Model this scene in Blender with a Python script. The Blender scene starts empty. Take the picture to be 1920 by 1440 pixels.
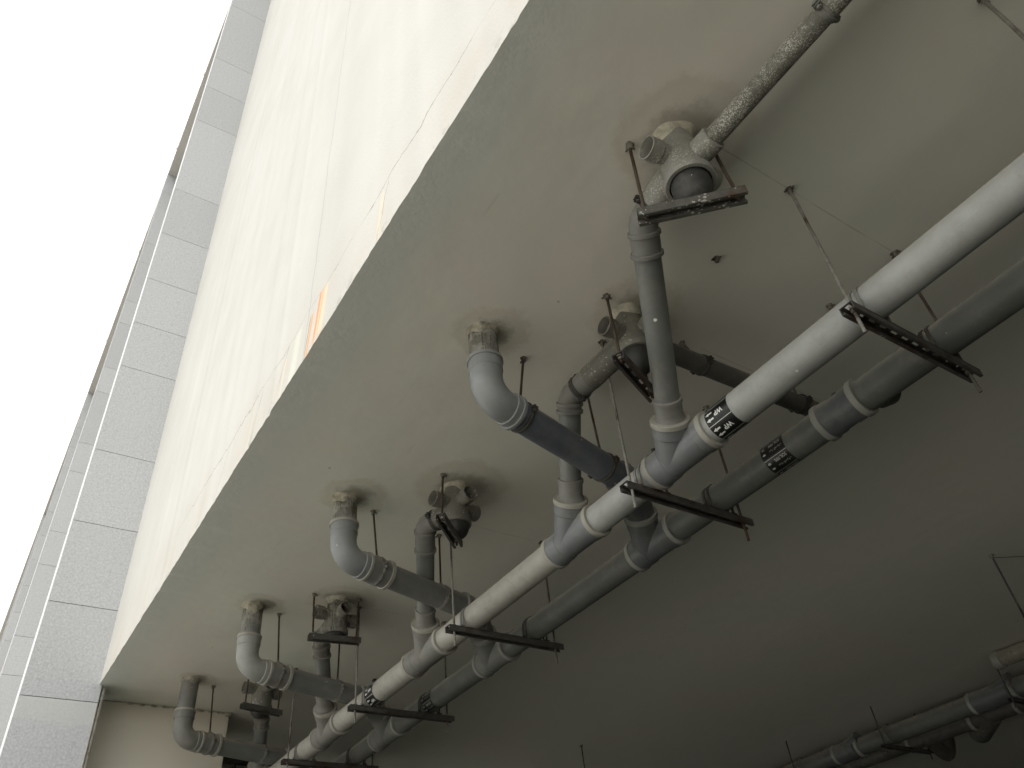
import bpy, bmesh, math, random
from mathutils import Vector, Matrix
random.seed(7)
R = math.radians
scene = bpy.context.scene
COL = scene.collection

# ------------------------------------------------------------------ camera
cam_d = bpy.data.cameras.new("camera")
cam = bpy.data.objects.new("camera", cam_d)
COL.objects.link(cam)
cam_d.sensor_fit = 'HORIZONTAL'
cam_d.sensor_width = 36.0
cam_d.lens = 36.0 * 1474.717 / 1920.0
cam_d.clip_start = 0.02
cam_d.clip_end = 2000
Mc = Matrix(((0.83770473, -0.53893991, -0.08828682),
             (-0.2953846, -0.58310733, 0.75679177),
             (-0.45934598, -0.60788947, -0.64766632)))
cam.matrix_world = Mc.transposed().to_4x4()      # the eye is the origin; the ground lies 1.6 m below it
scene.camera = cam
scene.render.resolution_x = 1024
scene.render.resolution_y = 768

# ------------------------------------------------------------------ sky and sun
SUN_EL, SUN_AZ = R(56), R(-94)        # azimuth measured from +Y towards +X
w = bpy.data.worlds.new("World")
scene.world = w
w.use_nodes = True
nt = w.node_tree
nt.nodes.clear()
wo = nt.nodes.new('ShaderNodeOutputWorld')
bg = nt.nodes.new('ShaderNodeBackground')
sky = nt.nodes.new('ShaderNodeTexSky')
sky.sky_type = 'NISHITA'
sky.sun_disc = False
sky.sun_elevation = SUN_EL
sky.sun_rotation = SUN_AZ
sky.air_density = 1.0
sky.dust_density = 6.0
sky.ozone_density = 1.0
hs = nt.nodes.new('ShaderNodeHueSaturation')      # thin bright cloud veil: nearly white sky
hs.inputs['Saturation'].default_value = 0.16
nt.links.new(sky.outputs[0], hs.inputs['Color'])
veil = nt.nodes.new('ShaderNodeMix')             # high even cloud over the blue
veil.data_type = 'RGBA'
veil.inputs['Factor'].default_value = 0.72
veil.inputs['B'].default_value = (10.2, 10.3, 10.2, 1)
nt.links.new(hs.outputs[0], veil.inputs['A'])
nt.links.new(veil.outputs['Result'], bg.inputs['Color'])
bg.inputs['Strength'].default_value = 0.14
nt.links.new(bg.outputs[0], wo.inputs['Surface'])

sun_d = bpy.data.lights.new("sun", 'SUN')
sun_d.energy = 2.1
sun_d.angle = R(4)
sun_d.color = (1.0, 0.95, 0.88)
sun = bpy.data.objects.new("sun", sun_d)
COL.objects.link(sun)
sdir = Vector((math.sin(SUN_AZ) * math.cos(SUN_EL), math.cos(SUN_AZ) * math.cos(SUN_EL), math.sin(SUN_EL)))
sun.rotation_euler = sdir.to_track_quat('Z', 'Y').to_euler()

vs = scene.view_settings
vs.view_transform = 'Standard'
vs.look = 'None'
vs.gamma = 1.0
vs.exposure = 0.66

H = 2.0            # ceiling height above the eye
XE = 0.657         # facade plane
GZ = -1.6          # ground

# ------------------------------------------------------------------ node helpers
class NT:
    def __init__(s, name):
        s.m = bpy.data.materials.new(name)
        s.m.use_nodes = True
        s.t = s.m.node_tree
        s.b = s.t.nodes['Principled BSDF']
        s.pos = s.t.nodes.new('ShaderNodeNewGeometry').outputs['Position']
    def n(s, typ, **k):
        x = s.t.nodes.new(typ)
        for a, b in k.items():
            setattr(x, a, b)
        return x
    def l(s, a, b):
        s.t.links.new(a, b)
    def put(s, sock, v):
        if isinstance(v, (int, float)):
            sock.default_value = v
        elif isinstance(v, tuple):
            sock.default_value = v if len(v) == len(sock.default_value) else (*v, 1)
        else:
            s.l(v, sock)
    def math(s, op, a, b=0.0, c=None, clamp=False):
        x = s.n('ShaderNodeMath', operation=op, use_clamp=clamp)
        s.put(x.inputs[0], a)
        s.put(x.inputs[1], b)
        if c is not None:
            s.put(x.inputs[2], c)
        return x.outputs[0]
    def vmath(s, op, a, b=None):
        x = s.n('ShaderNodeVectorMath', operation=op)
        s.put(x.inputs[0], a)
        if b is not None:
            s.put(x.inputs[1], b)
        return x.outputs[1] if op in ('LENGTH', 'DISTANCE', 'DOT_PRODUCT') else x.outputs[0]
    def noise(s, scale, detail=4, rough=0.55, vec=None, color=False):
        x = s.n('ShaderNodeTexNoise')
        x.inputs['Scale'].default_value = scale
        x.inputs['Detail'].default_value = detail
        x.inputs['Roughness'].default_value = rough
        s.l(vec if vec is not None else s.pos, x.inputs['Vector'])
        return x.outputs['Color' if color else 'Fac']
    def voro(s, scale, feature='F1', vec=None):
        x = s.n('ShaderNodeTexVoronoi', feature=feature)
        x.inputs['Scale'].default_value = scale
        s.l(vec if vec is not None else s.pos, x.inputs['Vector'])
        return x.outputs['Distance']
    def ramp(s, f, stops):
        x = s.n('ShaderNodeValToRGB')
        el = x.color_ramp.elements
        while len(el) < len(stops):
            el.new(0.5)
        for e, (p, c) in zip(el, stops):
            e.position = p
            e.color = (c, c, c, 1) if isinstance(c, (int, float)) else (*c, 1)
        s.l(f, x.inputs[0])
        return x.outputs[0]
    def step(s, f, lo, hi):                     # smooth 0..1 between lo and hi
        x = s.n('ShaderNodeMapRange', interpolation_type='SMOOTHSTEP')
        s.put(x.inputs[0], f)
        x.inputs[1].default_value = lo
        x.inputs[2].default_value = hi
        x.inputs[3].default_value = 0.0
        x.inputs[4].default_value = 1.0
        return x.outputs[0]
    def mix(s, f, a, b, mode='MIX'):
        x = s.n('ShaderNodeMix', data_type='RGBA', blend_type=mode)
        s.put(x.inputs['Factor'], f)
        s.put(x.inputs['A'], a)
        s.put(x.inputs['B'], b)
        return x.outputs['Result']
    def sep(s, v=None):
        x = s.n('ShaderNodeSeparateXYZ')
        s.l(v if v is not None else s.pos, x.inputs[0])
        return x.outputs
    def scaled(s, v):
        return s.vmath('MULTIPLY', s.pos, v)
    def bump(s, h, strength=0.3, dist=0.01):
        x = s.n('ShaderNodeBump')
        x.inputs['Strength'].default_value = strength
        x.inputs['Distance'].default_value = dist
        s.l(h, x.inputs['Height'])
        s.l(x.outputs[0], s.b.inputs['Normal'])
    def out(s, col, rough=0.6, metal=0.0, spec=0.5):
        s.put(s.b.inputs['Base Color'], col)
        s.put(s.b.inputs['Roughness'], rough)
        s.put(s.b.inputs['Metallic'], metal)
        s.b.inputs['Specular IOR Level'].default_value = spec
        return s.m


def mul(c, k):
    return tuple(x * k for x in c)


def pvc(name, base, dirt=0.35, specks=0.0, rough=0.5, dirtcol=(0.16, 0.14, 0.11), lift=1.0, speckscale=70):
    """grey plastic pipe with grime, scuffs and spatter of white paint"""
    t = NT(name)
    big = t.noise(5.0, 5, 0.6)
    fine = t.noise(60.0, 4, 0.65)
    mid = t.noise(17.0, 5, 0.7)
    col = t.mix(t.ramp(big, [(0.3, 0), (0.7, 1)]), mul(base, 0.82), mul(base, 1.14))
    col = t.mix(t.ramp(mid, [(0.50, 0), (0.75, dirt)]), col, dirtcol)
    col = t.mix(t.ramp(fine, [(0.62, 0), (0.72, 0.35 * dirt + 0.05)]), col, mul(dirtcol, 0.5))
    # pale dust lying on the upward side
    nz = t.sep(t.n('ShaderNodeNewGeometry').outputs['Normal'])[2]
    du = t.math('MULTIPLY', t.step(nz, 0.0, 0.8), t.ramp(mid, [(0.3, 0.15), (0.7, 0.75)]))
    col = t.mix(du, col, (0.42, 0.38, 0.31))
    # scratches
    if name in ('pipe_light', 'pipe_warm', 'pipe_soil_shaded'):
        sc = t.noise(1.0, 2, 0.5, t.scaled((260, 9, 260)))
        col = t.mix(t.ramp(sc, [(0.70, 0), (0.76, 0.35)]), col, mul(base, 1.6))
    nick = t.math('LESS_THAN', t.voro(13), t.math('MULTIPLY', t.ramp(t.noise(31, 3), [(0.5, 0), (0.7, 1)]), 0.10))
    col = t.mix(t.math('MULTIPLY', nick, 0.8), col, mul(dirtcol, 0.35))
    smear = t.noise(8.5, 6, 0.75, t.vmath('ADD', t.pos, (7.3, 1.1, 4.2)))
    col = t.mix(t.ramp(smear, [(0.50, 0), (0.64, 0.30 * dirt + 0.05)]), col, (0.33, 0.30, 0.235))
    # paint spots: sparse anyhow, crowded where specks > 0
    v = t.voro(26)
    sp = t.math('MULTIPLY', t.math('LESS_THAN', v, t.math('MULTIPLY', t.ramp(t.noise(9, 2), [(0.56, 0), (0.75, 1)]), 0.16)), 0.8)
    col = t.mix(sp, col, (0.62, 0.60, 0.54))
    if specks > 0:
        warp = t.vmath('ADD', t.pos, t.vmath('SCALE', t.noise(50, 3, 0.6, None, True)))
        v2 = t.voro(speckscale)
        m = t.ramp(t.noise(14, 5, 0.7), [(0.52 - 0.3 * specks, 0), (0.68, 1)])
        f = t.math('LESS_THAN', v2, t.math('MULTIPLY', m, 0.30 + 0.25 * specks))
        col = t.mix(t.math('MULTIPLY', f, 0.8), col, (0.52, 0.50, 0.44))
        m3 = t.ramp(t.noise(110, 4, 0.75), [(0.58 - 0.1 * specks, 0), (0.66, 0.8)])
        col = t.mix(t.math('MULTIPLY', m3, m), col, (0.50, 0.48, 0.42))
    t.bump(t.math('ADD', t.math('MULTIPLY', fine, 0.5), t.math('MULTIPLY', mid, 0.5)), 0.12 + 0.25 * specks, 0.004)
    return t.out(col, t.ramp(mid, [(0.3, rough - 0.08), (0.7, rough + 0.2)]))


def crusted(name, base):
    """pipe with mortar runs dried in long upright ridges"""
    t = NT(name)
    rid = t.noise(1.0, 5, 0.7, t.scaled((75, 75, 9)))
    blot = t.noise(16, 5, 0.7)
    z = t.sep()[2]
    hi = t.step(t.math('ADD', z, t.math('MULTIPLY', t.math('SUBTRACT', blot, 0.5), 0.25)), 1.80, 1.95)
    col = t.mix(t.ramp(t.noise(60, 4), [(0.3, 0), (0.7, 1)]), mul(base, .85), mul(base, 1.15))
    col = t.mix(t.ramp(rid, [(0.42, 0), (0.50, .6)]), col, (0.30, 0.295, 0.265))
    col = t.mix(t.ramp(rid, [(0.54, 0), (0.58, .9)]), col, (0.085, 0.075, 0.05))
    col = t.mix(t.math('MULTIPLY', hi, t.ramp(blot, [(0.50, 0), (0.60, .7)])), col, (0.38, 0.36, 0.31))
    col = t.mix(t.math('MULTIPLY', hi, t.ramp(blot, [(0.42, .8), (0.50, 0)])), col, (0.12, 0.10, 0.06))
    t.bump(t.math('ADD', rid, t.math('MULTIPLY', blot, .6)), 0.8, 0.006)
    return t.out(col, 0.8, 0, 0.3)


M = {}
M['crusted'] = crusted('crusted', (0.20, 0.20, 0.185))
M['trap_crusted'] = crusted('trap_crusted', (0.13, 0.125, 0.10))
M['pipe_light'] = pvc('pipe_light', (0.357, 0.362, 0.344), 0.25)
M['pipe_warm'] = pvc('pipe_warm', (0.369, 0.356, 0.316), 0.35)
M['pipe_soil_shaded'] = pvc('pipe_soil_shaded', (0.107, 0.111, 0.104), 0.3)  # same grey as the main pipe, its shade put into the colour
M['pipe_mid'] = pvc('pipe_mid', (0.170, 0.174, 0.164), 0.4)
M['pipe_blue'] = pvc('pipe_blue', (0.092, 0.101, 0.118), 0.3, rough=0.42)
M['pipe_dark'] = pvc('pipe_dark', (0.084, 0.08, 0.071), 0.5)
M['pipe_riser'] = pvc('pipe_riser', (0.21, 0.202, 0.176), 0.7, 0.15)
M['fitting'] = pvc('fitting', (0.176, 0.184, 0.187), 0.2, rough=0.38)
M['fitting_dark'] = pvc('fitting_dark', (0.10, 0.107, 0.112), 0.3, rough=0.4)
M['fitting_grey'] = pvc('fitting_grey', (0.193, 0.190, 0.172), 0.45)
M['elbow'] = pvc('elbow', (0.235, 0.243, 0.242), 0.2, 0.0, rough=0.4)
M['elbow_worn'] = pvc('elbow_worn', (0.31, 0.31, 0.29), 0.3, 0.0, rough=0.5)
M['ring'] = pvc('ring', (0.35, 0.335, 0.29), 0.35, rough=0.55)
M['ring_grey'] = pvc('ring_grey', (0.27, 0.27, 0.245), 0.3)
M['trap'] = pvc('trap', (0.15, 0.145, 0.12), 0.8, 0.3)
M['trap_white'] = pvc('trap_white', (0.25, 0.245, 0.215), 0.6, 0.5, speckscale=150)
M['spatter'] = pvc('spatter', (0.13, 0.125, 0.10), 0.5, 0.9, speckscale=240)
M['bowl'] = pvc('bowl', (0.026, 0.026, 0.024), 0.25)
M['inside'] = pvc('inside', (0.05, 0.05, 0.046), 0.4)


def metal(name, base, rust=(0.075, 0.045, 0.027), amount=0.5, paint=0.0):
    t = NT(name)
    a = t.noise(40, 5, 0.7)
    b = t.noise(9, 3, 0.6)
    col = t.mix(t.ramp(a, [(0.35, 0), (0.65, 1)]), mul(base, 0.7), mul(base, 1.25))
    col = t.mix(t.ramp(b, [(0.62 - 0.35 * amount, 0), (0.72 - 0.2 * amount, 1)]), col, rust)
    if paint:
        v = t.voro(80)
        m = t.ramp(t.noise(12, 4, 0.7), [(0.60 - 0.25 * paint, 0), (0.7, 1)])
        f = t.math('LESS_THAN', v, t.math('MULTIPLY', m, 0.28 + 0.25 * paint))
        col = t.mix(f, col, (0.42, 0.40, 0.36))
    t.bump(a, 0.4, 0.002)
    return t.out(col, t.ramp(a, [(0.3, 0.55), (0.7, 0.85)]), 0.25)


M['rod'] = metal('rod', (0.13, 0.12, 0.10), (0.07, 0.04, 0.022), 0.5, paint=0.15)
M['rod_rust'] = metal('rod_rust', (0.085, 0.062, 0.042), (0.052, 0.032, 0.02), 0.7, paint=0.15)
M['rod_pale'] = metal('rod_pale', (0.23, 0.22, 0.19), amount=0.2, paint=0.15)
M['channel'] = metal('channel', (0.085, 0.08, 0.07), (0.055, 0.035, 0.025), 0.3, paint=0.1)
M['channel_painted'] = metal('channel_painted', (0.10, 0.095, 0.08), amount=0.2, paint=0.9)
M['clamp'] = metal('clamp', (0.22, 0.215, 0.19), (0.13, 0.10, 0.075), 0.15, 0.2)
M['clamp_dark'] = metal('clamp_dark', (0.075, 0.072, 0.064), (0.05, 0.035, 0.025), 0.3, 0.1)
M['nut'] = metal('nut', (0.30, 0.28, 0.23), amount=0.3, paint=0.3)
M['anchor'] = metal('anchor', (0.20, 0.185, 0.155), (0.05, 0.035, 0.025), 0.4, paint=0.7)


def simple(name, c, rough=0.6, var=0.15, sc=30, spec=0.5):
    t = NT(name)
    a = t.noise(sc, 5, 0.6)
    return t.out(t.mix(t.ramp(a, [(0.3, 0), (0.7, 1)]), mul(c, 1 - var), mul(c, 1 + var)), rough, 0, spec)


M['sticker_black'] = simple('sticker_black', (0.008, 0.008, 0.008), 0.35)
M['sticker_white'] = simple('sticker_white', (0.72, 0.72, 0.68), 0.45, 0.12, 150)
M['soil_white'] = simple('soil_white', (0.42, 0.42, 0.39), 0.5, 0.25, 200)
M['mortar'] = simple('mortar', (0.38, 0.35, 0.28), 0.95, 0.5, 35, 0.1)
M['mortar_pale'] = simple('mortar_pale', (0.46, 0.43, 0.345), 0.95, 0.35, 30, 0.1)
M['wire'] = simple('wire', (0.03, 0.03, 0.028), 0.7)

# ------------------------------------------------------------------ mesh helpers
def V(*a):
    return Vector(a[0] if len(a) == 1 else a)


def frame(d):
    d = d.normalized()
    up = V(0, 0, 1) if abs(d.z) < 0.93 else V(1, 0, 0)
    a = d.cross(up).normalized()
    return a, a.cross(d).normalized(), d


def lathe(bm, p, d, prof, seg=36, wob=0.0, cap0=False, cap1=False, rot=0.0):
    """surface of revolution: prof = [(distance along d, radius)]"""
    p, d = V(p), V(d).normalized()
    a, b, d = frame(d)
    rings = []
    for t, r in prof:
        ring = []
        for i in range(seg):
            an = 2 * math.pi * i / seg + rot
            rr = r * (1 + wob * (random.random() - 0.5))
            ring.append(bm.verts.new(p + d * t + (a * math.cos(an) + b * math.sin(an)) * rr))
        rings.append(ring)
    for q, s in zip(rings, rings[1:]):
        for i in range(seg):
            j = (i + 1) % seg
            bm.faces.new((q[i], q[j], s[j], s[i]))
    if cap0:
        bm.faces.new(rings[0][::-1])
    if cap1:
        bm.faces.new(rings[-1])


def sweep(bm, pts, rad, seg=36, caps=True):
    pts = [V(p) for p in pts]
    n = len(pts)
    if not isinstance(rad, (list, tuple)):
        rad = [rad] * n
    tans = []
    for i in range(n):
        t = (pts[min(i + 1, n - 1)] - pts[i]).normalized() + (pts[i] - pts[max(i - 1, 0)]).normalized() if 0 < i < n - 1 else \
            (pts[1] - pts[0] if i == 0 else pts[-1] - pts[-2])
        tans.append(t.normalized())
    a = frame(tans[0])[0]
    rings = []
    for i in range(n):
        a = (a - tans[i] * a.dot(tans[i])).normalized()
        b = tans[i].cross(a)
        rings.append([bm.verts.new(pts[i] + (a * math.cos(2 * math.pi * k / seg) + b * math.sin(2 * math.pi * k / seg)) * rad[i]) for k in range(seg)])
    for q, s in zip(rings, rings[1:]):
        for i in range(seg):
            j = (i + 1) % seg
            bm.faces.new((q[i], q[j], s[j], s[i]))
    if caps:
        bm.faces.new(rings[0][::-1])
        bm.faces.new(rings[-1])


def arc(p0, c, p1, rad, n=10):
    """points from p0 towards corner c, rounded with radius rad, to p1; returns (pts, tangent0, tangent1)"""
    p0, c, p1 = V(p0), V(c), V(p1)
    u, v = (p0 - c).normalized(), (p1 - c).normalized()
    ang = u.angle(v)
    t = rad / math.tan(ang / 2)
    a, b = c + u * t, c + v * t
    cen = c + (u + v).normalized() * (rad / math.sin(ang / 2))
    out = []
    r0, r1 = a - cen, b - cen
    om = r0.angle(r1)
    for i in range(n + 1):
        f = i / n
        out.append(cen + (r0 * math.sin((1 - f) * om) + r1 * math.sin(f * om)) / math.sin(om))
    return out, a, b


def box(bm, c, s, mat=None, bev=0.0):
    """box centred at c with full sizes s, optional 3x3 axes matrix (columns)"""
    vs_ = []
    for dx in (-.5, .5):
        for dy in (-.5, .5):
            for dz in (-.5, .5):
                v = V(dx * s[0], dy * s[1], dz * s[2])
                if mat is not None:
                    v = mat @ v
                vs_.append(bm.verts.new(V(c) + v))
    F = [(0, 1, 3, 2), (4, 6, 7, 5), (0, 4, 5, 1), (2, 3, 7, 6), (0, 2, 6, 4), (1, 5, 7, 3)]
    fs = [bm.faces.new([vs_[i] for i in f]) for f in F]
    if bev:
        es = list({e for f in fs for e in f.edges})
        bmesh.ops.bevel(bm, geom=es, offset=bev, segments=2, affect='EDGES')


def poly_prism(bm, pts2, p0, p1, a, b):
    """extrude closed 2-D outline (in axes a,b) from p0 to p1"""
    q = [[bm.verts.new(V(p) + a * x + b * y) for x, y in pts2] for p in (p0, p1)]
    n = len(pts2)
    for i in range(n):
        j = (i + 1) % n
        bm.faces.new((q[0][i], q[0][j], q[1][j], q[1][i]))
    bm.faces.new(q[0][::-1])
    bm.faces.new(q[1])


def link(name, bm, mat, root=V(0, 0, 0), parent=None, smooth=True, normals=True):
    me = bpy.data.meshes.new(name)
    if normals:
        bmesh.ops.recalc_face_normals(bm, faces=bm.faces)
    for v in bm.verts:
        v.co -= root
    bm.to_mesh(me)
    bm.free()
    o = bpy.data.objects.new(name, me)
    COL.objects.link(o)
    if isinstance(mat, str):
        mat = M[mat]
    me.materials.append(mat)
    if smooth:
        me.shade_smooth()
        me.set_sharp_from_angle(angle=R(32))
    if parent:
        o.parent = parent
    return o


class Thing:
    def __init__(s, name, label, cat, loc, group=None):
        s.root = bpy.data.objects.new(name, None)
        s.root.empty_display_size = 0.05
        COL.objects.link(s.root)
        s.loc = V(loc)
        s.root.location = s.loc
        s.root['label'] = label
        s.root['category'] = cat
        if group:
            s.root['group'] = group
    def part(s, name, bm, mat, parent=None, label=None, smooth=True):
        o = link(name, bm, mat, s.loc, parent or s.root, smooth)
        if label:
            o['label'] = label
        return o


def tag(o, label, cat, group=None, kind=None):
    o['label'] = label
    o['category'] = cat
    if group:
        o['group'] = group
    if kind:
        o['kind'] = kind


def structure(o):
    o['kind'] = 'structure'


def ring_prof(r, R_, wd, t=0.0):
    return [(t, r), (t, R_ - .0015), (t + .0015, R_), (t + wd - .0015, R_), (t + wd, R_ - .0015), (t + wd, r)]


# ------------------------------------------------------------------ ground
def ground_mat():
    t = NT('ground_bounce')
    a = t.noise(3, 5)
    x = t.sep()[0]
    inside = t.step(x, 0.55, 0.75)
    bounce_band = t.step(x, -10.4, -10.2)                    # added pale band bounces light to the soffit, dark tone beyond
    bounce_cut = t.step(x, -2.45, -2.40)                     # near strip darkened to cut bounce light on the pipe undersides
    c = t.mix(bounce_band, (0.06, 0.06, 0.055), (0.66, 0.65, 0.60))
    c = t.mix(bounce_cut, c, (0.05, 0.05, 0.04))
    c = t.mix(inside, c, (0.014, 0.016, 0.013))  # unseen ground under the soffit darkened so the light falls off inwards
    c = t.mix(0.9, c, t.ramp(a, [(0.3, 0.8), (0.7, 1.0)]), 'MULTIPLY')
    return t.out(c, 0.95, 0, 0.05)


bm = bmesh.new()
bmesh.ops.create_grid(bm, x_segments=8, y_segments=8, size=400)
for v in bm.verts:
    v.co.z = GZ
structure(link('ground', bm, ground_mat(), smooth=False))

# ------------------------------------------------------------------ ceiling (soffit) with stains round the penetrations
PEN = [(1.247, .732, .115), (1.584, 1.363, .10), (1.578, 2.615, .12), (1.542, 3.865, .10), (1.17, 1.69, .075),
       (1.17, 2.89, .085), (1.155, 4.09, .075), (1.145, 5.24, .06)]
EDGE_SEED = 5


def ceiling_mat():
    t = NT('soffit_plaster')
    big = t.noise(1.1, 4, 0.55)
    mid = t.noise(6, 5, 0.6)
    fine = t.noise(60, 5, 0.7)
    col = t.mix(t.ramp(big, [(0.3, 0), (0.7, 1)]), (0.755, 0.70, 0.625), (0.70, 0.715, 0.625))
    col = t.mix(t.ramp(mid, [(0.35, 0), (0.75, 0.16)]), col, (0.60, 0.59, 0.53))
    # grey cement edge strip
    x, y, z = t.sep()
    wob = t.math('MULTIPLY', t.noise(5, 4, 0.6), 0.10)
    es = t.math('SUBTRACT', 1.0, t.step(t.math('SUBTRACT', x, wob), XE - 0.02, XE + 0.24))
    col = t.mix(t.math('MULTIPLY', es, 0.5), col, (0.585, 0.62, 0.61))
    # damp, sooty smudges round the pipes
    wv = t.math('MULTIPLY', t.math('SUBTRACT', t.noise(9, 5, 0.7), 0.5), 0.16)
    for px, py, pr in PEN:
        d = t.vmath('DISTANCE', t.pos, (px + .03, py - .02, H))
        d = t.math('ADD', d, wv)
        s1 = t.math('SUBTRACT', 1.0, t.step(d, pr * 0.55, pr * 1.45))
        col = t.mix(t.math('MULTIPLY', s1, 0.62), col, (0.15, 0.13, 0.085))
        d2 = t.math('ABSOLUTE', t.math('SUBTRACT', d, pr * 1.5))
        s2 = t.math('SUBTRACT', 1.0, t.step(d2, 0.0, pr * 0.5))
        col = t.mix(t.math('MULTIPLY', s2, 0.22), col, (0.34, 0.27, 0.15))
    # setting-out lines snapped across the soffit
    for yy, x0, x1 in ((0.68, 1.25, 2.24), (2.87, 1.62, 2.22), (1.37, 1.9, 2.9), (3.9, 1.6, 2.2)):
        dy = t.math('ABSOLUTE', t.math('SUBTRACT', y, t.math('ADD', yy - 0.01, t.math('MULTIPLY', t.noise(1.2, 2), 0.02))))
        ln = t.math('SUBTRACT', 1.0, t.step(dy, 0.0008, 0.0028))
        rng = t.math('MULTIPLY', t.step(x, x0, x0 + 0.15), t.math('SUBTRACT', 1.0, t.step(x, x1 - .05, x1)))
        br = t.ramp(t.noise(7, 3), [(0.35, 0.15), (0.6, 0.9)])
        col = t.mix(t.math('MULTIPLY', t.math('MULTIPLY', t.math('MULTIPLY', ln, rng), br), 0.4), col, (0.12, 0.11, 0.09))
    # hairline trowel marks and pits
    sl = t.noise(1.0, 3, 0.6, t.scaled((18, 2.2, 1)))
    col = t.mix(t.ramp(sl, [(0.68, 0), (0.80, 0.25)]), col, (0.30, 0.28, 0.24))
    pit = t.math('LESS_THAN', t.voro(5), 0.03)
    col = t.mix(t.math('MULTIPLY', pit, 0.45), col, (0.12, 0.11, 0.09))
    edgeb = t.math('ADD', 0.12, t.math('MULTIPLY', t.math('SUBTRACT', 1.0, t.step(x, XE, XE + .16)), 0.4))
    h = t.math('ADD', t.math('MULTIPLY', t.noise(22, 6, 0.7), edgeb), t.math('MULTIPLY', t.noise(3.0, 3, 0.5), 1.6))
    t.bump(t.math('ADD', h, t.math('MULTIPLY', fine, 0.03)), 0.35, 0.02)
    return t.out(col, 0.95, 0, 0.08)


def wall_mat():
    t = NT('facade_render')
    x, y, z = t.sep()
    big = t.noise(2, 4)
    fine = t.noise(90, 4, 0.7)
    col = t.mix(t.ramp(big, [(0.3, 0), (0.7, 1)]), (0.395, 0.388, 0.362), (0.425, 0.42, 0.40))
    # damp lower band under the slab crack
    crk = t.math('ADD', 2.25, t.math('MULTIPLY', t.math('SUBTRACT', t.noise(3.2, 6, 0.65), 0.5), 0.13))
    band = t.math('MULTIPLY', t.math('SUBTRACT', 1.0, t.step(z, 2.05, 2.55)), t.ramp(t.noise(3.0, 4), [(0.35, 0.1), (0.65, 0.7)]))
    col = t.mix(band, col, (0.385, 0.365, 0.32))
    dz = t.math('ABSOLUTE', t.math('SUBTRACT', z, crk))
    ln = t.math('SUBTRACT', 1.0, t.step(dz, 0.0012, 0.0035))
    ln = t.math('MULTIPLY', ln, t.ramp(t.noise(2.3, 3), [(0.36, 0.0), (0.5, 0.75)]))
    col = t.mix(t.math('MULTIPLY', ln, t.math('SUBTRACT', 1.0, t.step(y, 3.2, 4.4))), col, (0.13, 0.12, 0.10))
    # side cracks running down from the slab line
    for y0, sl_ in ((2.32, .5), (2.62, .35), (3.05, .6), (1.42, .3)):
        yc = t.math('ADD', y0, t.math('MULTIPLY', t.math('SUBTRACT', 2.24, z), sl_))
        yc = t.math('ADD', yc, t.math('MULTIPLY', t.math('SUBTRACT', t.noise(11, 4), 0.5), 0.06))
        q = t.math('SUBTRACT', 1.0, t.step(t.math('ABSOLUTE', t.math('SUBTRACT', y, yc)), 0.001, 0.004))
        q = t.math('MULTIPLY', q, t.math('SUBTRACT', 1.0, t.step(z, 2.22, 2.27)))
        col = t.mix(t.math('MULTIPLY', q, 0.55), col, (0.16, 0.15, 0.12))
    chipm = t.math('MULTIPLY', t.step(t.noise(9, 6, 0.7), 0.56, 0.60), t.math('SUBTRACT', 1.0, t.step(z, 2.0, 2.09)))
    col = t.mix(t.math('MULTIPLY', chipm, 0.35), col, (0.20, 0.195, 0.17))
    # upright crack
    cy = t.math('ADD', 2.06, t.math('MULTIPLY', t.math('SUBTRACT', z, 3.3), -0.045))
    cy = t.math('ADD', cy, t.math('MULTIPLY', t.math('SUBTRACT', t.noise(4, 4), 0.5), 0.05))
    l2 = t.math('SUBTRACT', 1.0, t.step(t.math('ABSOLUTE', t.math('SUBTRACT', y, cy)), 0.0015, 0.006))
    col = t.mix(t.math('MULTIPLY', l2, 0.62), col, (0.25, 0.27, 0.26))
    # floor line higher up
    l3 = t.math('SUBTRACT', 1.0, t.step(t.math('ABSOLUTE', t.math('SUBTRACT', z, 6.1)), 0.003, 0.012))
    col = t.mix(t.math('MULTIPLY', l3, 0.6), col, (0.33, 0.31, 0.27))
    # rust streaks below the crack
    def streak(y0, wd, ztop, zbot, k, c):
        yy = t.math('ADD', y, t.math('MULTIPLY', t.math('SUBTRACT', t.noise(1, 3, 0.6, t.scaled((1, 18, 3))), 0.5), 0.02))
        yy = t.math('ADD', yy, t.math('MULTIPLY', t.math('SUBTRACT', ztop, z), -0.16))
        f = t.math('SUBTRACT', 1.0, t.step(t.math('ABSOLUTE', t.math('SUBTRACT', yy, y0)), wd * 0.2, wd))
        g = t.math('MULTIPLY', t.step(z, zbot, zbot + 0.08), t.math('SUBTRACT', 1.0, t.step(z, ztop - 0.03, ztop)))
        return t.math('MULTIPLY', t.math('MULTIPLY', f, g), k), c
    for a in ((1.985, .019, 2.26, 1.97, .9, (0.62, 0.24, 0.07)), (1.955, .011, 2.25, 2.0, .8, (0.70, 0.30, 0.09)), (2.055, .014, 2.21, 1.93, .85, (0.60, 0.26, 0.09)),
              (1.93, .03, 2.25, 1.95, .3, (0.72, 0.50, 0.22)), (2.075, .008, 2.21, 1.95, .8, (0.25, 0.22, 0.16)), (1.99, .004, 2.26, 2.10, .8, (0.22, 0.2, 0.16)),
              (1.455, .02, 2.24, 1.98, .22, (0.72, 0.55, 0.25)), (2.2, .06, 2.24, 1.95, .3, (0.55, 0.60, 0.50)), (2.33, .012, 2.2, 1.95, .4, (0.6, 0.5, 0.35)), (2.7, .02, 2.25, 1.95, .3, (0.55, 0.5, 0.4))):
        f, c = streak(*a)
        col = t.mix(f, col, c)
    t.bump(t.math('ADD', t.noise(45, 5, 0.7), t.math('MULTIPLY', fine, 0.4)), 0.25, 0.006)
    return t.out(col, 0.9, 0, 0.2)


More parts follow.
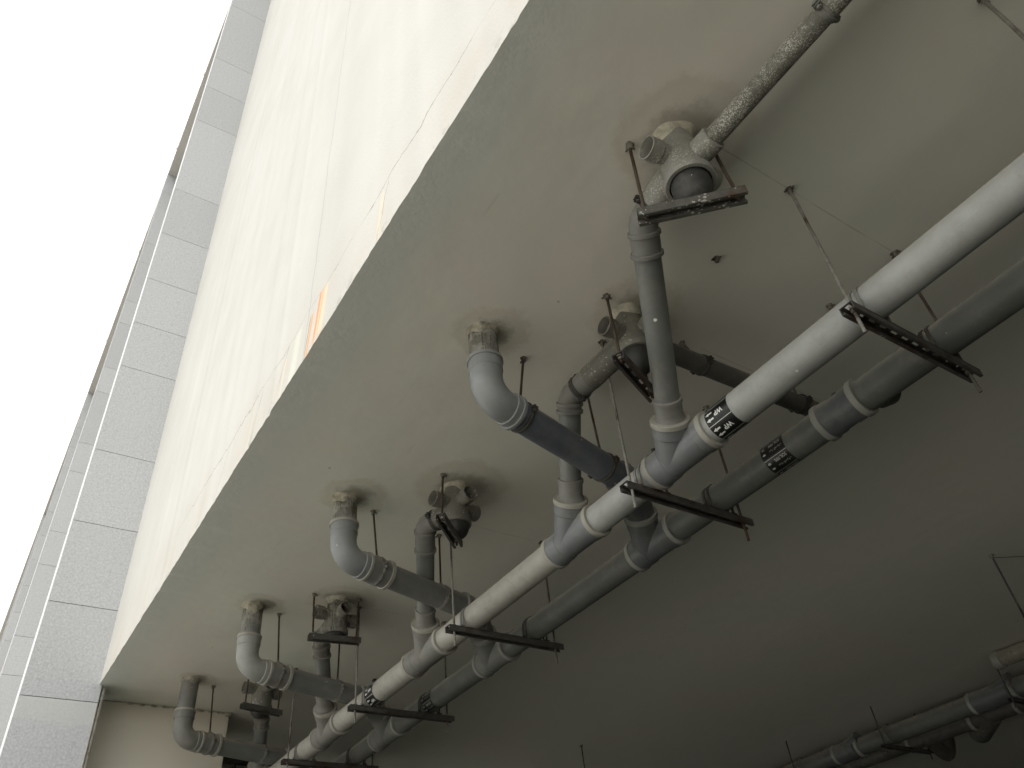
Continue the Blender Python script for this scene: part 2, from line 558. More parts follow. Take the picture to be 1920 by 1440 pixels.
# the ragged lower edge is shared by wall and ceiling
rng = random.Random(EDGE_SEED)
Y0, Y1 = -22.0, 40.0
ys = []
y = Y0
while y < Y1:
    ys.append(y)
    y += 0.022 if 0.2 < y < 6 else 0.5
ys.append(Y1)
ed = []
a_ = 0.0
for y in ys:
    a_ = 0.55 * a_ + (rng.random() - 0.5) * 0.0026
    chip = 0.006 if rng.random() < 0.05 else 0.0
    ed.append((XE + a_ + chip * rng.random(), H + chip * 0.8 + abs(a_) * 0.3))

bm = bmesh.new()
prev = None
for y, (ex, ez) in zip(ys, ed):
    row = [bm.verts.new((ex, y, ez)), bm.verts.new((ex + .02, y, H + (ez - H) * .3)), bm.verts.new((ex + .2, y, H)), bm.verts.new((14.0, y, H))]
    if prev:
        for i in range(3):
            bm.faces.new((prev[i], row[i], row[i + 1], prev[i + 1]))
    prev = row
c = link('ceiling', bm, ceiling_mat(), smooth=True, normals=False)
structure(c)

bm = bmesh.new()
prev = None
for y, (ex, ez) in zip(ys, ed):
    row = [bm.verts.new((ex, y, ez)), bm.verts.new((XE, y, ez + .02)), bm.verts.new((XE, y, 14.2)), bm.verts.new((XE + 14, y, 14.2))]
    if prev:
        for i in range(3):
            bm.faces.new((prev[i], row[i], row[i + 1], prev[i + 1]))
    prev = row
for y in (Y0, Y1):
    bm.faces.new([bm.verts.new(p) for p in ((XE + .002, y, H), (XE + 14, y, H), (XE + 14, y, 14.2), (XE + .002, y, 14.2))])
fac = Thing('building_facade', 'white rendered facade wall with hairline cracks and rust streaks above the soffit', 'wall', (XE, 0, H))
fac.part('wall', bm, wall_mat())


# ------------------------------------------------------------------ granite clad piers
def granite_mat():
    t = NT('granite')
    a = t.noise(70, 6, 0.75)
    v = t.voro(190)
    v2 = t.noise(26, 6, 0.8)
    b = t.noise(2.2, 5, 0.6)
    col = t.mix(t.ramp(a, [(0.36, 0), (0.64, 1)]), (0.42, 0.427, 0.435), (0.60, 0.61, 0.62))
    col = t.mix(t.ramp(v, [(0.15, 0.45), (0.4, 0)]), col, (0.29, 0.295, 0.30))
    col = t.mix(t.ramp(b, [(0.45, 0), (0.7, 0.3)]), col, (0.50, 0.50, 0.50))
    col = t.mix(t.ramp(v2, [(0.56, 0), (0.66, 0.45)]), col, (0.27, 0.275, 0.28))
    col = t.mix(t.ramp(v2, [(0.34, 0.5), (0.42, 0)]), col, (0.66, 0.66, 0.66))
    ri = t.n('ShaderNodeNewGeometry').outputs['Random Per Island']
    col = t.mix(0.9, col, t.ramp(ri, [(0, 0.90), (1, 1.0)]), 'MULTIPLY')
    # pale lime bloom below the first joint of the near pier
    x, y, z = t.sep()
    zb = t.math('ADD', z, t.math('MULTIPLY', t.math('SUBTRACT', t.noise(7, 6, 0.7), 0.5), 0.16))
    bl = t.math('MULTIPLY', t.step(zb, 1.74, 1.775), t.math('SUBTRACT', 1.0, t.step(z, 1.885, 1.895)))
    bl = t.math('MULTIPLY', bl, t.math('LESS_THAN', y, 6.0))
    col = t.mix(t.math('MULTIPLY', bl, 0.55), col, (0.56, 0.56, 0.54))
    t.bump(a, 0.15, 0.002)
    return t.out(col, 0.75, 0, 0.3)


M['granite'] = granite_mat()
M['joint'] = simple('joint', (0.16, 0.15, 0.14), 0.9)


def pier(yf, zs, ztop, xl0, lean, label, depth=0.24):
    T = Thing('granite_pier', label, 'pier', (0.45, yf, GZ), 'granite clad piers along the facade')
    xr = 0.672 if yf < 8 else XE - 0.002
    xl = lambda z: xl0 - lean * (z - 1.5)
    zz = [GZ] + zs + [ztop]
    bm = bmesh.new()
    g = 0.0045
    for z0, z1 in zip(zz, zz[1:]):
        a0, a1 = z0 + g * .5, z1 - g * .5
        P = [(xl(a0), yf, a0), (xr, yf, a0), (xr, yf, a1), (xl(a1), yf, a1)]
        fr = [bm.verts.new(p) for p in P]
        bk = [bm.verts.new((p[0], yf + depth, p[2])) for p in P]
        bm.faces.new(fr)
        bm.faces.new(bk[::-1])
        for i in range(4):
            j = (i + 1) % 4
            bm.faces.new((fr[i], bk[i], bk[j], fr[j]))
    T.part('granite_cladding', bm, 'granite', smooth=False)
    bm = bmesh.new()
    e = 0.012
    fr = [bm.verts.new((xl(z) + e if k == 0 else xr - e, yf + e, z)) for z, k in ((GZ, 0), (GZ, 1), (ztop - .01, 1), (ztop - .01, 0))]
    bk = [bm.verts.new((v.co.x, yf + depth - e, v.co.z)) for v in fr]
    bm.faces.new(fr)
    bm.faces.new(bk[::-1])
    for i in range(4):
        j = (i + 1) % 4
        bm.faces.new((fr[i], bk[i], bk[j], fr[j]))
    T.part('core', bm, 'joint', smooth=False)
    return T


pier(5.5, [-.5, .1, .7, 1.29, 1.89, 2.49, 3.087, 3.694, 4.53, 5.03, 5.588, 6.23, 6.93, 8.22, 8.94, 9.63, 11.07, 11.75, 12.6, 13.4], 14.2, 0.241, 0.0056,
     'nearest grey granite clad pier, speckled stone with dark joints beside the white wall')
k2 = .94
j2 = sorted([z * k2 for z in (14.5, 13.96, 12.81, 12.25, 11.16, 10.58, 9.51, 8.97, 7.91, 7.37, 6.33, 5.8, 4.76, 4.25, 3.2, 2.6, 1.5, .9, 0, -.7)])
pier(11.0, j2, 14.2, 0.228, 0.0006, 'second granite pier from the camera, pale strip just left of the near pier')
pier(18.7, [i * 0.62 - 1.2 for i in range(25)], 14.2, 0.222, -0.0006, 'third granite pier from the camera, narrow strip against the sky')
pier(25.3, [i * 0.62 - 1.2 for i in range(25)], 14.2, 0.25, -0.0, 'farthest and thinnest visible granite pier at lower left')

M['eave'] = simple('eave', (0.54, 0.52, 0.495), 0.85, 0.05, 3)
M['eave_face'] = simple('eave_face', (0.74, 0.72, 0.68), 0.8, 0.04, 3)
T = Thing('roof_eave', 'brownish underside of the projecting roof edge above the granite piers', 'roof edge', (0.4, 6, 14.2))
bm = bmesh.new()
box(bm, ((0.232 + XE) / 2, 18, 14.235), (XE - 0.232, 44, 0.06))
T.part('underside', bm, 'eave', smooth=False)
bm = bmesh.new()
box(bm, (0.228, 18, 14.47), (0.010, 44, 0.54), bev=.002)
T.part('fascia', bm, 'eave_face', smooth=False)
for yy in (8.6, 10.4, 13.4, 16.6):
    bm = bmesh.new()
    box(bm, (0.214, yy, 14.32), (0.016, 0.05, 0.07), bev=.003)
    T.part('clip', bm, 'eave_face', smooth=False)

# ------------------------------------------------------------------ cream return wall, dark window and the deep interior
def cream_mat():
    t = NT('cream_paint')
    a = t.noise(2.5, 5)
    x, y, z = t.sep()
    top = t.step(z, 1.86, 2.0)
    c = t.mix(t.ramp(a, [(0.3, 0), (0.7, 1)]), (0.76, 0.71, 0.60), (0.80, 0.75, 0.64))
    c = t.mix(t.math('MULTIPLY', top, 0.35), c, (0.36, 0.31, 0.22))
    t.bump(t.noise(40, 5), 0.15, 0.004)
    return t.out(c, 0.85, 0, 0.25)


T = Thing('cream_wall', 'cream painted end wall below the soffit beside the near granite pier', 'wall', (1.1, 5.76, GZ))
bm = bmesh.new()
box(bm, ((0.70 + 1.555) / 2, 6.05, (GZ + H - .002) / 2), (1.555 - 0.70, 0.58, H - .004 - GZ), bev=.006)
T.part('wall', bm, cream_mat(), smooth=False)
bm = bmesh.new()
for i in range(9):
    box(bm, (0.9 + i * .075, 5.756, H - .006 - .004 * random.random()), (.03 + .03 * random.random(), .012, .012), bev=.003)
box(bm, (1.545, 5.752, 1.985), (.045, .02, .03), bev=.006)
T.part('mortar_drip', bm, 'mortar')
bm = bmesh.new()
box(bm, (0.690, 5.50, 0.19), (0.012, 0.03, 3.58), bev=.002)
tr = link('metal_edge_trim', bm, 'rod_pale', V(0, 0, 0))
tag(tr, 'thin metal trim strip running up the right edge of the near granite pier', 'trim')

T = Thing('high_window', 'grey glazed high window with dark frame behind the last branch pipe', 'window', (2.0, 6.5, 1.0))
bm = bmesh.new()
box(bm, (2.15, 6.5, 1.905), (1.2, 0.06, 0.045), bev=.003)
box(bm, (2.15, 6.5, 0.6), (1.2, 0.06, 0.05), bev=.003)
for xx in (1.575, 1.84, 2.12, 2.40, 2.70):
    box(bm, (xx, 6.5, 1.26), (0.022, 0.055, 1.24), bev=.003)
T.part('frame', bm, 'clamp_dark', smooth=False)
bm = bmesh.new()
box(bm, (2.15, 6.515, 1.25), (1.2, 0.006, 1.3))
T.part('pane', bm, simple('window_pane', (0.30, 0.30, 0.27), 0.3, 0.08, 4), smooth=False)

bm = bmesh.new()
dk = simple('blocker_dark', (0.05, 0.05, 0.045), 0.9)  # dark tone of the added, unseen walls that keep the interior dim
box(bm, (11.5, 4, (GZ + H) / 2 - .005), (0.2, 56, H - GZ - .01))
tag(link('back_blocker', bm, dk, smooth=False), 'added unseen dark wall keeping the far side of the covered passage dim', 'wall')
bm = bmesh.new()
box(bm, (6.6, 15, (GZ + H) / 2 - .005), (9.6, 0.2, H - GZ - .01))
tag(link('end_blocker', bm, dk, smooth=False), 'added unseen dark wall keeping the far end of the covered passage dim', 'wall')

# ------------------------------------------------------------------ rods, anchors, clamps
def rod_bm(p0, p1, r=0.005, seg=10):
    bm = bmesh.new()
    p0, p1 = V(p0), V(p1)
    L = (p1 - p0).length
    n = max(2, int(L / 0.006))
    prof = [(0, 0.0005)] + [(L * i / n, r * (1.0 if i % 2 else 0.90)) for i in range(n + 1)] + [(L, 0.0005)]
    lathe(bm, p0, p1 - p0, prof, seg)
    return bm


def hexnut(bm, p, d, r=0.0095, h=0.009):
    lathe(bm, V(p) - V(d).normalized() * h / 2, d, [(0, r * .5), (0, r), (h, r), (h, r * .5)], 6, rot=random.random())


def anchor_bm(p):
    """expansion sleeve and bent washer where a rod enters the ceiling"""
    bm = bmesh.new()
    p = V(p)
    lathe(bm, p + V(0, 0, .002), (0, 0, -1), [(0, .002), (0, .0125), (.003, .0130), (.005, .0095), (.014, .0085), (.022, .006), (.022, .002)], 12, wob=.5)
    for k in range(3):
        an = random.random() * 6.28
        box(bm, p + V(math.cos(an) * .012, math.sin(an) * .012, -.007), (.016, .0055, .005),
            Matrix.Rotation(an, 3, 'Z') @ Matrix.Rotation(.4, 3, 'Y'), bev=.001)
    return bm


def clamp_bm(p, d, r, wd=0.020, th=0.0032, side=(1, 0, 0), ears=True):
    """two-piece pipe clamp: band round the pipe with two bolted ears"""
    bm = bmesh.new()
    p, d = V(p), V(d).normalized()
    lathe(bm, p - d * wd / 2, d, [(0, r), (0, r + th), (wd * .35, r + th), (wd * .42, r + th + .0018), (wd * .58, r + th + .0018), (wd * .65, r + th), (wd, r + th), (wd, r)], 36)
    if ears:
        s = V(side)
        s = (s - d * s.dot(d)).normalized()
        u = d.cross(s)
        mt = Matrix((s, d, u)).transposed()
        for q in (1, -1):
            c = p + s * q * (r + th + .007)
            for k in (1, -1):
                box(bm, c + u * k * .0045, (.020, wd, .003), mt, bev=.0008)
            lathe(bm, c - u * .016, u, [(0, .001), (0, .004), (.032, .004), (.032, .001)], 8)
            hexnut(bm, c - u * .010, u, .0075, .007)
            hexnut(bm, c + u * .010, u, .0075, .007)
    return bm


def hanger(x, y, label, pipe_p, d, r, rmat='rod_rust', cmat='clamp_dark', lean=(0, 0), side=None, stop=None):
    """threaded rod from the ceiling down to a clamp round a pipe"""
    T = Thing('pipe_hanger', label, 'pipe hanger', (x, y, H), 'hangers holding the branch pipes')
    pp = V(pipe_p)
    top = V(x, y, H)
    bot = V(pp.x + lean[0], pp.y + lean[1], pp.z + r + .006)
    T.part('anchor', anchor_bm(top), 'anchor')
    T.part('rod', rod_bm(top, bot), rmat)
    c = T.part('clamp', clamp_bm(pp, d, r, side=side or V(d).cross(V(0, 0, 1))), cmat)
    bm = bmesh.new()
    hexnut(bm, bot + V(0, 0, .004), (0, 0, 1))
    T.part('nut', bm, 'nut', parent=c)
    return T


def channel_bm(p0, p1, wd=0.041, ht=0.026, up=V(0, 0, 1), slots=True, bite=True):
    """lipped strut channel, open side down; p0,p1 on the centre of its top face"""
    p0, p1 = V(p0), V(p1)
    d = (p1 - p0).normalized()
    a = d.cross(up).normalized()
    b = a.cross(d).normalized()
    if b.z < 0:
        b = -b
    bm = bmesh.new()
    t = .0025
    L = (p1 - p0).length
    mt = Matrix((d, a, b)).transposed()
    # web, in strips so that the slots are real openings
    sl, gap = .028, .022
    sw = .016
    x = .006
    solid0 = 0.0
    while x + sl < L - .004 and slots:
        box(bm, p0 + d * ((solid0 + x) / 2) - b * t / 2, (x - solid0, wd, t), mt)
        for k in (1, -1):
            box(bm, p0 + d * (x + sl / 2) + a * k * (sw / 2 + (wd - sw) / 4) - b * t / 2, (sl, (wd - sw) / 2, t), mt)
        solid0 = x + sl
        x = solid0 + gap
    box(bm, p0 + d * ((solid0 + L) / 2) - b * t / 2, (L - solid0, wd, t), mt)
    for k in (1, -1):
        L0, L1 = 0.0, L
        box(bm, p0 + d * (L0 + L1) / 2 + a * k * (wd / 2 - t / 2) - b * (ht / 2 + .0), (L1 - L0, t, ht), mt, bev=.0006)
        box(bm, p0 + d * (L0 + L1) / 2 + a * k * (wd / 2 - .005) - b * (ht - t / 2 + .0003), (L1 - L0, .0075, t), mt, bev=.0006)
        box(bm, p0 + d * (L0 + L1) / 2 + a * k * (wd / 2 - .0088) - b * (ht - .004), (L1 - L0 - .001, t, .007), mt)
    return bm


def saddle_bm(x, y, z, r, ztop, wd=0.020):
    """U-shaped clamp over a pipe that runs along Y, its legs going down to the channel"""
    bm = bmesh.new()
    th = .003
    for dy in (-.011, .011):
        pts = []
        for k in range(21):
            an = math.pi * k / 20
            pts.append((x + math.cos(an) * (r + .001), z + math.sin(an) * (r + .001), math.cos(an), math.sin(an)))
        pts = [(x + r + .001, ztop, 1, 0)] + pts + [(x - r - .001, ztop, -1, 0)]
        sec = []
        for px, pz, nx, nz in pts:
            sec.append([bm.verts.new((px + nx * o, y + dy + q, pz + nz * o)) for o, q in ((0, -.0055), (th, -.0055), (th, .0055), (0, .0055))])
        for s0, s1 in zip(sec, sec[1:]):
            for i in range(4):
                bm.faces.new((s0[i], s0[(i + 1) % 4], s1[(i + 1) % 4], s1[i]))
        bm.faces.new(sec[0])
        bm.faces.new(sec[-1][::-1])
    for s in (1, -1):
        box(bm, (x + s * (r + .007), y, ztop + .006), (.018, .036, .004), bev=.001)
        hexnut(bm, (x + s * (r + .007), y, ztop + .012), (0, 0, 1), .008, .008)
    return bm


# ------------------------------------------------------------------ main pipes
MX, MZ, MR = 1.790, 1.511, 0.0565
SX, SZ, SR = 2.123, 1.511, 0.0555


def long_pipe(T, x, z, r, segs):
    for y0, y1, mat in segs:
        bm = bmesh.new()
        lathe(bm, (x, y0, z), (0, 1, 0), [(0, r - .004), (0, r), (y1 - y0, r), (y1 - y0, r - .004)], 48)
        T.part('pipe', bm, mat)


def y_fitting(T, x, z, r, yu, yd, J, S, fm, rm, br=0.0565, blen=0.0):
    """45 degree branch fitting on a pipe that runs along Y; S is the mouth of the branch socket"""
    J, S = V(J), V(S)
    bm = bmesh.new()
    L = yd - yu
    rs = r + .0075
    prof = [(0.010, r), (.010, rs), (.045, rs), (.048, rs - .0035), (L * .55, rs - .0045), (L - .075, rs - .004), (L - .072, rs - .001), (L - .062, rs - .001), (L - .059, rs), (L - .010, rs), (L - .010, r)]
    lathe(bm, (x, yu, z), (0, 1, 0), prof, 48)
    d = (S - J).normalized()
    Ls = (S - J).length
    rb = br + .0035
    lathe(bm, J, d, [(0, rb), (Ls - .060, rb), (Ls - .056, rb + .004), (Ls - .012, rb + .004), (Ls - .012, br)], 48)
    f = T.part('y_fitting', bm, fm)
    bm = bmesh.new()
    lathe(bm, (x, yu - .006, z), (0, 1, 0), ring_prof(r, r + .0115, .021), 48)
    T.part('seal_ring', bm, rm, parent=f)
    bm = bmesh.new()
    lathe(bm, (x, yd - .015, z), (0, 1, 0), ring_prof(r, r + .0115, .021), 48)
    T.part('seal_ring', bm, rm, parent=f)
    bm = bmesh.new()
    lathe(bm, S - d * .018, d, [(0, br), (0, br + .0105), (.0015, br + .0118), (.017, br + .0118), (.019, br + .0105), (.0195, br + .004), (.0195, br * .5)], 48)
    T.part('seal_ring', bm, rm, parent=f)
    return f


def wrap(bm_src, y0, th0, x, z, r):
    """bend a flat mesh (u along the pipe, v round it) on to the pipe"""
    for v in bm_src.verts:
        u, w_ = v.co.x, v.co.y
        th = th0 + w_ / r
        v.co = V(x + r * math.cos(th), y0 + u, z + r * math.sin(th))


def slice_v(bm, step=0.0035):
    mn = min(v.co.y for v in bm.verts)
    mx = max(v.co.y for v in bm.verts)
    y = mn + step
    while y < mx:
        bmesh.ops.bisect_plane(bm, geom=bm.verts[:] + bm.edges[:] + bm.faces[:], plane_co=(0, y, 0), plane_no=(0, 1, 0))
        y += step


def text_bm(txt, height, width=None, bold=0.0):
    cu = bpy.data.curves.new('lettering', 'FONT')
    cu.body = txt
    cu.size = 1.0
    cu.offset = bold
    cu.resolution_u = 2
    ob = bpy.data.objects.new('lettering', cu)
    COL.objects.link(ob)
    dg = bpy.context.evaluated_depsgraph_get()
    me = bpy.data.meshes.new_from_object(ob.evaluated_get(dg))
    bm = bmesh.new()
    bm.from_mesh(me)
    bpy.data.objects.remove(ob)
    bpy.data.curves.remove(cu)
    bpy.data.meshes.remove(me)
    if not bm.verts:
        return bm
    x0, x1 = min(v.co.x for v in bm.verts), max(v.co.x for v in bm.verts)
    y0, y1 = min(v.co.y for v in bm.verts), max(v.co.y for v in bm.verts)
    sy = height / (y1 - y0)
    sx = sy if width is None else width / (x1 - x0)
    for v in bm.verts:
        v.co = V((v.co.x - (x0 + x1) / 2) * sx, (v.co.y - (y0 + y1) / 2) * sy, 0)
    return bm


def flat(pts):
    bm = bmesh.new()
    bm.faces.new([bm.verts.new((a, b, 0)) for a, b in pts])
    bmesh.ops.triangulate(bm, faces=bm.faces[:], ngon_method='EAR_CLIP')
    return bm


def arrow_bm(L, w_, stem=.5):
    bm = bmesh.new()
    a, b, h = w_ * stem / 2, w_ / 2, 0.02 * L
    q = [bm.verts.new(p) for p in ((-L / 2, -a, 0), (h, -a, 0), (h, a, 0), (-L / 2, a, 0))]
    bm.faces.new(q)
    bm.faces.new([bm.verts.new(p) for p in ((h, -b, 0), (L / 2, 0, 0), (h, b, 0))])
    return bm


def line_bm(L, w_=.0016):
    return flat([(-L / 2, -w_ / 2), (L / 2, -w_ / 2), (L / 2, w_ / 2), (-L / 2, w_ / 2)])


def sticker(T, x, z, r, y0, y1, kind, first):
    bm = bmesh.new()
    L = y1 - y0
    lathe(bm, (x, y0, z), (0, 1, 0), [(0, r), (0, r + .0006), (L, r + .0006), (L, r)], 64)
    s = T.part('pipe_marker', bm, 'sticker_black')
    allm = bmesh.new()
    def add(src, yc, thc):
        slice_v(src)
        wrap(src, yc, thc, x, z, r + .0012)
        tmp = bpy.data.meshes.new('tmp')
        src.to_mesh(tmp)
        src.free()
        allm.from_mesh(tmp)
        bpy.data.meshes.remove(tmp)
    rows = 6
    for k in range(rows):
        th = R(first + k * 58.5 if k < 6 else 0)
        add(line_bm(L * .985), (y0 + y1) / 2, th)
        if kind == 'WP':
            add(arrow_bm(.029, .0135, .42), y1 - .018, th + R(17))
            add(arrow_bm(.029, .0135, .42), y1 - .018, th + R(39))
            add(text_bm('WP', .0185, .036, .03), y1 - .0575, th + R(28))
        else:
            add(arrow_bm(.013, .011, .6), y1 - .0125, th + R(15))
            add(arrow_bm(.013, .011, .6), y1 - .0125, th + R(37))
            add(text_bm('SOIL PIPE', .0120, .050, .02), y1 - .0625, th + R(15))
            add(text_bm('\ufed1\ufeae\ufebc\ufedf\ufe8d \ufee9\ufe8e\ufef4\ufee3', .0115, .054, .0), y1 - .0645, th + R(37))
    o = T.part('lettering', allm, 'sticker_white' if kind == 'WP' else 'soil_white', parent=s, smooth=False)
    # normals outward
    return s


mp = Thing('waste_pipe', 'light grey main pipe with white WP arrow marker, left of the two long pipes', 'pipe', (MX, 0.7, MZ))
YF = [(1.309, 1.590), (1.937, 2.213), (3.116, 3.443), (4.309, 4.625), (5.432, 5.737)]
bounds = [-1.6] + [v for p in YF for v in p] + [9.0]
mats = ['pipe_light', 'pipe_light', 'pipe_warm', 'pipe_warm', 'pipe_warm', 'pipe_warm']
long_pipe(mp, MX, MZ, MR, [(-1.6, 1.32, 'pipe_light'), (1.58, 1.95, 'pipe_light'), (2.20, 3.13, 'pipe_warm'), (3.43, 4.32, 'pipe_warm'), (4.61, 5.447, 'pipe_warm'), (5.717, 9.0, 'pipe_warm')])
ELB = [V(1.279, .947, 1.880), V(1.573, 1.731, 1.880), V(1.514, 2.784, 1.880), V(1.566, 4.129, 1.880), V(1.637, 5.280, 1.850)]
SPT = [V(1.702, 1.396, 1.585), V(1.724, 1.992, 1.620), V(1.721, 3.180, 1.610), V(1.711, 4.372, 1.600), V(1.712, 5.492, 1.605)]
SOCK = []
for k, ((yu, yd), E_) in enumerate(zip(YF, ELB)):
    J = V(MX, yu + (.19 if k == 0 else .185), MZ)
    S = SPT[k]
    d = (S - J).normalized()
    SOCK.append((J, S, d))
    y_fitting(mp, MX, MZ, MR, yu, yd, J, S, 'fitting' if k < 2 else 'fitting_grey', 'ring')
sticker(mp, MX, MZ, MR, 1.185, 1.283, 'WP', 214 - 58.5 * 2)
sticker(mp, MX, MZ, MR, 3.795, 3.885, 'WP', 205 - 58.5 * 2)

sp = Thing('soil_pipe', 'grey main pipe with SOIL PIPE marker, colour darkened for shade, right of the two long pipes', 'pipe', (SX, 0.7, SZ))
SY0 = [1.69, 2.89, 4.09, 5.25]
YS = [(1.852, 2.098), (3.070, 3.320), (4.236, 4.547), (5.45, 5.75)]
long_pipe(sp, SX, SZ, SR, [(-1.6, .98, 'pipe_soil_shaded'), (1.10, 1.86, 'pipe_soil_shaded'), (2.09, 3.08, 'pipe_soil_shaded'), (3.31, 4.25, 'pipe_soil_shaded'), (4.53, 5.46, 'pipe_soil_shaded'), (5.74, 9.0, 'pipe_soil_shaded')])
SJ = []
for k, ((yu, yd), y0) in enumerate(zip(YS, SY0)):
    J = V(SX, yu + .172, SZ)
    P1 = V(1.925, y0 + .158 + (J.y - y0 - .335) * .6, 1.655)
    d = (P1 - J).normalized()
    S = J + d * .165
    SJ.append((J, P1, d))
    y_fitting(sp, SX, SZ, SR, yu, yd, J, S, 'fitting_dark' if k == 0 else 'pipe_mid', 'ring_grey')
sticker(sp, SX, SZ, SR, 1.250, 1.350, 'SOIL', 206 - 58.5 * 2)
sticker(sp, SX, SZ, SR, 3.785, 3.885, 'SOIL', 200 - 58.5 * 2)
bm = bmesh.new()
lathe(bm, (SX, .96, SZ), (0, 1, 0), [(0, SR), (0, SR + .007), (.05, SR + .007), (.055, SR + .004), (.1, SR + .004), (.105, SR + .007), (.155, SR + .007), (.155, SR)], 48)
f = sp.part('coupling', bm, 'fitting_dark')
for yy in (.952, 1.098):
    bm = bmesh.new()
    lathe(bm, (SX, yy, SZ), (0, 1, 0), ring_prof(SR, SR + .0115, .022), 48)
    sp.part('seal_ring', bm, 'ring_grey', parent=f)

bm = bmesh.new()
A_, B_ = V(2.123, 1.035, 1.53), V(2.30, .925, 1.60)
prof = [(0, .050), (.150, .050), (.153, .056), (.19, .056)] + [(.19 + .03 * math.sin(q * .26), .056 * math.cos(q * .26) + .0004) for q in range(1, 7)]
lathe(bm, A_, B_ - A_, prof, 36)
sp.part('side_branch', bm, 'pipe_dark', parent=f)

# trapeze brackets under both pipes
BR = [(0.0, 1.69, 2.23, 0, 0), (0.68, 1.695, 2.235, 0, 0), (1.63, 1.69, 2.235, -.10, -.11), (2.86, 1.69, 2.235, 0, 0), (3.90, 1.69, 2.235, 0, 0), (4.86, 1.69, 2.235, 0, 0)]
blab = ['slotted steel cross bracket under both long pipes just beyond the upper right of the frame',
        'slotted steel cross bracket under both long pipes, nearest and largest at right',
        'steel cross bracket under both long pipes, between the two grey blue Y fittings',
        'steel cross bracket under both long pipes, third from the right, below the middle gully trap',
        'steel cross bracket under both long pipes just below the small far pipe markers',
        'farthest steel cross bracket under both long pipes at the bottom edge']
CT = 1.4535
for (by, xl_, xr_, lx, ly), lb in zip(BR, blab):
    T = Thing('pipe_bracket', lb, 'bracket', ((xl_ + xr_) / 2, by, H), 'cross brackets under the two long pipes')
    ch = T.part('channel', channel_bm((xl_ - .035, by, CT), (xr_ + .035, by, CT)), 'channel', smooth=False)
    for xx, ox, oy, rm in ((xl_, lx, ly, 'rod_pale'), (xr_, 0, 0, 'rod')):
        top = V(xx + ox, by + oy, H)
        low = V(xx, by, CT - .088)
        rd = T.part('rod', rod_bm(top, low, .0053), rm)
        bm = bmesh.new()
        hexnut(bm, (xx, by, CT - .010), (0, 0, 1), .010, .009)
        hexnut(bm, (xx, by, CT + .006), (0, 0, 1), .010, .009)
        T.part('nut', bm, 'nut', parent=rd)
        T.part('anchor', anchor_bm(top), 'anchor')
    T.part('clamp', saddle_bm(MX, by + .0, MZ, MR, CT), 'clamp')
    T.part('clamp', saddle_bm(SX, by + .0, SZ, SR, CT), 'clamp_dark')


# ------------------------------------------------------------------ branch pipes with elbows, running to the soil pipe
def skirt_bm(p, r, seed, h=0.02, spread=1.5, drip=None):
    """uneven mortar collar where a pipe goes through the ceiling"""
    rg = random.Random(seed)
    bm = bmesh.new()
    n = 40
    ph = [rg.random() * 6.28 for _ in range(5)]
    rows = []
    for j, (rr, zz) in enumerate(((spread, -.05), (1 + (spread - 1) * .72, .10), (1 + (spread - 1) * .42, .30), (1 + (spread - 1) * .18, .62), (1.006, 1.0), (.98, 1.02))):
        row = []
        for i in range(n):
            an = 2 * math.pi * i / n
            wv = sum(math.sin(an * (k + 2) + ph[k]) / (k + 1.5) for k in range(5)) * .16
            q = 1 + (rr - 1) * (1 + wv * 1.6)
            hz = h * (1 + wv * 2.2) * zz
            if drip and j >= 2:
                hz += max(0, math.cos(an - drip)) ** 6 * h * 1.2 * zz
            row.append(bm.verts.new((p[0] + math.cos(an) * r * q, p[1] + math.sin(an) * r * q, H + .001 - hz)))
        rows.append(row)
    for a, b in zip(rows, rows[1:]):
        for i in range(n):
            k = (i + 1) % n
            bm.faces.new((a[i], a[k], b[k], b[i]))
    return bm


